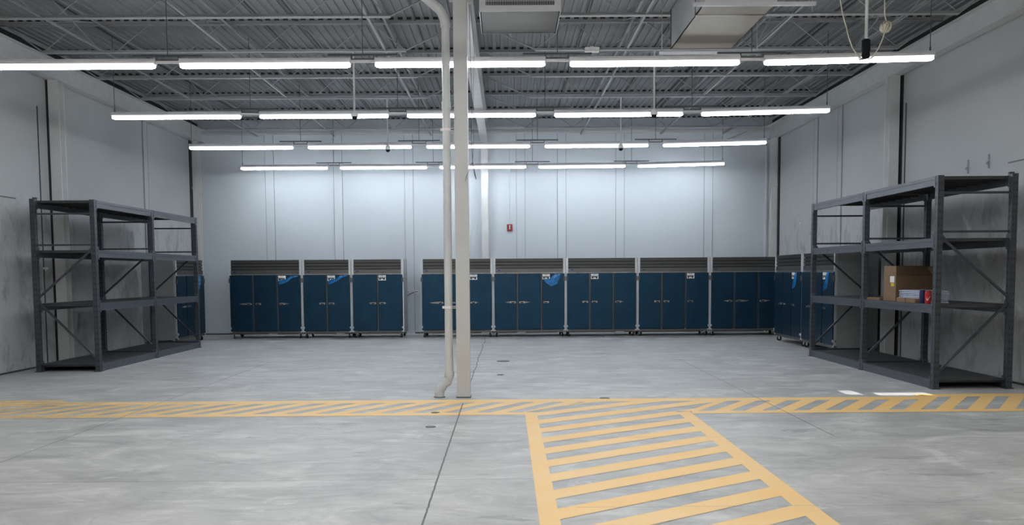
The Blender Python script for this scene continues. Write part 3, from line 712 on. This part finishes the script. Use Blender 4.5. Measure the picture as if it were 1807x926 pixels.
# ------------------------------------------------------------------ ceiling cameras
def ccam(x, y, label):
    t_ = thing('security_camera', label, 'camera', (x, y, 4.43), 0, 'pole mounted ceiling cameras')
    MB().rod((0, 0, .12), (0, 0, 1.14), .017, 10).build('pole', M['steelw'], t_)
    MB().rod((0, 0, .02), (0, 0, .07), .062, 18).rod((0, 0, .07), (0, 0, .125), .062, 18, r2=.022).build('housing', M['white'], t_)
    m_ = MB(); n_ = 16; vs_ = []
    for k in range(5):
        ph = k / 4 * math.pi / 2 * .97; vs_ += [(.05 * math.cos(ph) * math.cos(i * math.tau / n_), .05 * math.cos(ph) * math.sin(i * math.tau / n_), .02 - .055 * math.sin(ph)) for i in range(n_)]
    m_.add(vs_, [(k * n_ + i, (k + 1) * n_ + i, (k + 1) * n_ + (i + 1) % n_, k * n_ + (i + 1) % n_) for k in range(4) for i in range(n_)] + [tuple(4 * n_ + i for i in range(n_))], 0, True); m_.build('dome', M['blackp'], t_)
ccam(-2.63, 15.34, 'pole camera with dark dome before the second light row, left of the column')
ccam(2.60, 15.34, 'pole camera with dark dome before the second light row, right of the column')
ccam(-2.60, 19.37, 'small white pole camera in front of the third light row, left of the column')
ccam(2.55, 19.37, 'small white pole camera in front of the third light row, right of the column')
t = thing('covered_camera', 'black wrapped camera on a pole in front of the rightmost near tube light', 'camera', (4.478, 10.93, 4.33))
MB().rod((0, 0, .2), (0, 0, 1.7), .02, 10).build('pole', M['steelw'], t)
prof_ = [(.02, 0), (.042, .012), (.05, .04), (.048, .075), (.044, .085), (.052, .10), (.053, .16), (.05, .20), (.053, .225), (.03, .24)]; n_ = 20
vs_ = [(a_ * math.cos(i * math.tau / n_), a_ * math.sin(i * math.tau / n_), z) for a_, z in prof_ for i in range(n_)]
MB().add(vs_, [(k * n_ + i, k * n_ + (i + 1) % n_, (k + 1) * n_ + (i + 1) % n_, (k + 1) * n_ + i) for k in range(len(prof_) - 1) for i in range(n_)] + [tuple(range(n_ - 1, -1, -1)), tuple((len(prof_) - 1) * n_ + i for i in range(n_))], 0, True).build('body', M['blackp'], t)
MB().tube([(.03, .06, .03), (-.05, .06, .0), (-.06, .06, .06)], .012, 8).build('clip', M['white'], t)
t = thing('hanging_cable', 'cream cable looping from the roof around the black wrapped camera', 'cable', (4.478, 10.98, 4.33))
MB().tube([(-.33, 0, 1.0), (-.31, 0, .72), (-.28, 0, .56), (-.23, 0, .40), (-.20, 0, .28), (-.15, 0, .15), (-.07, 0, .04), (.03, .03, -.005), (.10, 0, .03), (.17, 0, .13), (.22, 0, .24), (.25, 0, .34)], .008, 8).tube([(.27, 0, .46), (.245, 0, .55), (.24, 0, .72), (.25, 0, 1.0)], .008, 8).build('cable', M['cable'], t)
cb = MB(); rb = random.Random(3)
for k in range(9):
    u = Vector((rb.uniform(-1, 1), rb.uniform(-1, 1), rb.uniform(-.3, .3))).normalized(); v = u.orthogonal().normalized(); w2 = u.cross(v)
    cb.tube([Vector((.26, 0, .40)) + u * .02 * rb.uniform(-1, 1) + (.062 * math.cos(a_ * math.tau / 14) * v + .055 * math.sin(a_ * math.tau / 14) * w2) for a_ in range(15)], .014, 6)
cb.build('coiled_bundle', M['cable'], t)
o = MB().box(-.12, .12, -.06, .06, 0, .07).box(-.03, .03, -.03, .03, .07, .09).build('junction_box', M['white'], loc=(1.50, 15.2, 5.50)); tag(o, 'small white box fixed under the joist right of the air diffuser', 'junction box')
for i, (x, y) in enumerate(((-2.95, 15.3), (-3.35, 12.9))):
    pass

# ------------------------------------------------------------------ wall fittings
t = thing('fire_alarm_strobe', 'red fire alarm strobe on the back wall right of the column', 'fire alarm', (.104, YB - .055, 3.02))
MB().box(-.078, .078, 0, .055, -.095, .095, bev=.008).build('body', M['red'], t)
MB().rod((0, -.02, .045), (0, 0, .045), .022, 12).box(-.012, .012, -.004, 0, -.05, .02).rod((0, -.015, -.035), (0, 0, -.035), .016, 12).build('lens', M['label'], t)
o = MB().rod((.01, 0, 0), (.01, 0, 2.5), .009, 8).build('alarm_conduit', M['wall_back'], loc=(.104, YB - .012, 3.115)); tag(o, 'thin painted conduit rising above the red fire alarm', 'conduit')
for i, x in enumerate((-2.85, -2.60)):
    t = thing('wall_outlet', ('left', 'right')[i] + ' grey electrical outlet box on the back wall between refrigerators', 'outlet', (x, YB - .05, 1.20))
    MB().box(-.055, .055, 0, .05, -.035, .035, bev=.004).build('box', M['house'], t)
    MB().box(-.04, -.01, -.003, 0, -.015, .015).box(.01, .04, -.003, 0, -.015, .015).build('sockets', M['blackp'], t)
o = MB().tube([(-2.98, YB - .03, 1.17), (-2.92, YB - .04, 1.14), (-2.84, YB - .04, 1.09), (-2.75, YB - .04, 1.15), (-2.66, YB - .035, 1.19)], .008, 6).build('outlet_cable', M['conduit']); tag(o, 'short dark flexible cable joining the two wall outlets', 'cable')
t = thing('wall_outlet', 'grey outlet low on the left wall behind the left rack', 'outlet', (XL, 18.95, .47))
MB().box(0, .04, -.06, .06, -.04, .04).build('box', M['house'], t); MB().box(.04, .043, -.04, .04, -.015, .015).build('sockets', M['blackp'], t)
o = MB().box(0, .03, -.07, .07, -.02, .02).box(.005, .02, -.01, .01, -.05, -.02).build('wall_bracket', M['house'], loc=(XL, 16.6, 1.86)); tag(o, 'small grey bracket on the left wall seen through the left rack', 'bracket')
for i, (y, z) in enumerate(((14.45, 3.41), (13.83, 3.42))):
    o = MB().box(-.02, 0, -.015, .015, -.10, .12).box(-.05, -.02, -.02, .02, -.04, .0).build('wall_bracket', M['caulk'], loc=(XR, y, z)); tag(o, '%s small metal bracket on the right wall above the right rack' % ('farther', 'nearer')[i], 'bracket')
o = MB().rod((0, 0, 0), (.02, 0, 0), .03, 12).build('wall_plug', M['house'], loc=(XR - .02, 22.6, 2.95), ); tag(o, 'tiny round plug on the right wall above the corner refrigerators', 'plug')

# ------------------------------------------------------------------ floor fittings
for i, (x, y, r, l) in enumerate(((-.073, 16.82, .13, 'round metal floor cover beyond the column, the largest one'), (-.113, 14.54, .06, 'small metal floor cover between the column and the largest cover'), (-.887, 10.57, .055, 'small metal floor cover inside the yellow band left of the column'), (-.857, 9.58, .06, 'round metal floor cover just in front of the yellow band'), (1.329, 11.72, .07, 'round metal floor cover at the far edge of the yellow band'))):
    t = thing('floor_cover', l, 'floor cover', (x, y, 0))
    MB().rod((0, 0, .0), (0, 0, .004), r, 24).build('rim', M['iron'], t); MB().rod((0, 0, .004), (0, 0, .006), r * .85, 24).build('lid', M['iron'], t)

# ------------------------------------------------------------------ yellow markings
def clip(poly, a, b_, c_):
    """keep the part of poly where a*x+b*y<=c"""
    out = []
    for i in range(len(poly)):
        p, q = poly[i], poly[(i + 1) % len(poly)]
        fp, fq = a * p[0] + b_ * p[1] - c_, a * q[0] + b_ * q[1] - c_
        if fp <= 0: out.append(p)
        if (fp < 0 < fq) or (fq < 0 < fp):
            u = fp / (fp - fq); out.append((p[0] + u * (q[0] - p[0]), p[1] + u * (q[1] - p[1])))
    return out
def clips(poly, hs_):
    for h_ in hs_:
        if len(poly) < 3: return []
        poly = clip(poly, *h_)
    return poly if len(poly) > 2 else []
ZP = .0025
def flat(mb, poly): 
    if len(poly) > 2: mb.add([(p[0], p[1], ZP) for p in poly], [tuple(range(len(poly)))])
band, walk = MB(), MB()
BY0, BI0, BI1, BY1 = 10.36, 10.55, 11.38, 11.65      # band: outer and inner edges
WX0, WI0, WI1, WX1 = .215, .36, 2.075, 2.235         # walkway
flat(band, [(XL + .02, BY0), (WX0, BY0), (WX0, BI0), (XL + .02, BI0)]); flat(band, [(WX1, BY0), (XR - .02, BY0), (XR - .02, BI0), (WX1 + .03, BI0)])
flat(band, [(XL + .02, BI1), (5.72, BI1), (5.72, BY1), (XL + .02, BY1)]); flat(band, [(5.5, BI1), (5.72, BI1), (5.72, 11.85), (5.5, 11.85)][0:0])
flat(band, [(5.72, 11.61), (XR - .02, 11.61), (XR - .02, 11.87), (5.60, 11.87)]); flat(band, [(5.60, BY1), (5.72, BY1), (5.72, 11.8), (5.60, 11.8)])
flat(band, [(-9.0 + .22, BY1), (-5.95, BY1), (-6.15, 11.86), (-9.0 + .22, 11.86)])
flat(walk, [(WX0, -1), (WI0, -1), (WI0, BI0), (WX0, BI0)]); flat(walk, [(WI1, -1), (WX1, -1), (WX1, BI0), (WI1, 10.45)])
# walkway stripes: slope 33 deg, pitch .53 in Y; yellow .28
sl = .66; pit = .545; y0 = 9.98
lineL = (-1, 1 / 1.0, -.2 + BI0)          # x >= .2 + (y-BI0)
k = -24
for k in range(-24, 6):
    yb = 9.98 + k * pit - .275     # lower edge of the yellow stripe at x=WI0 (gap runs up from here+.275)
    yt = yb + .275
    def P_(x, y): return (x, y + sl * (x - WI0))
    poly = [P_(-.5, yb), P_(3.5, yb), P_(3.5, yt), P_(-.5, yt)]
    flat(walk, clips(poly, [(-1, 0, -WI0), (1, 0, WI1), (0, 1, BI0)]))
    flat(walk, clips(poly, [(0, -1, -BI0), (0, 1, BI1), (-1, 1, -.22 + BI0 - .0), (1, -.72, 2.20 - .72 * BI0)]))
# band stripes: slope 1.42, pitch .392 in X; yellow .21
sb = .70; pb = .392
for k in range(-30, 16):
    xg = 2.345 + k * pb           # lower left corner of a grey gap at y=BI0
    xa, xb_ = xg + .185, xg + pb
    poly = [(xa, BI0), (xb_, BI0), (xb_ + sb * (12 - BI0), 12), (xa + sb * (12 - BI0), 12)]
    topy = BI1
    L_ = clips(poly, [(0, 1, BI1), (1, -1, .22 - BI0), (-1, 0, -(XL + .02))])
    flat(band, L_)
    R_ = clips(poly, [(0, 1, BI1), (-1, .72, -2.20 + .72 * BI0), (1, 0, XR - .02)])
    flat(band, R_)
    flat(band, clips(poly, [(0, -1, -BI1), (0, 1, 11.61), (-1, 0, -5.72), (1, 0, XR - .02)]))
flat(band, [(WX0 - .02, BY0), (WX0, BY0), (WX0, BI0), (WX0 - .02, BI0)][0:0])
o = band.build('floor_marking', M['yellow']); tag(o, 'yellow striped band painted across the whole concrete floor', 'floor marking')
o = walk.build('floor_marking', M['yellow']); tag(o, 'yellow striped walkway painted towards the viewer in the foreground', 'floor marking')
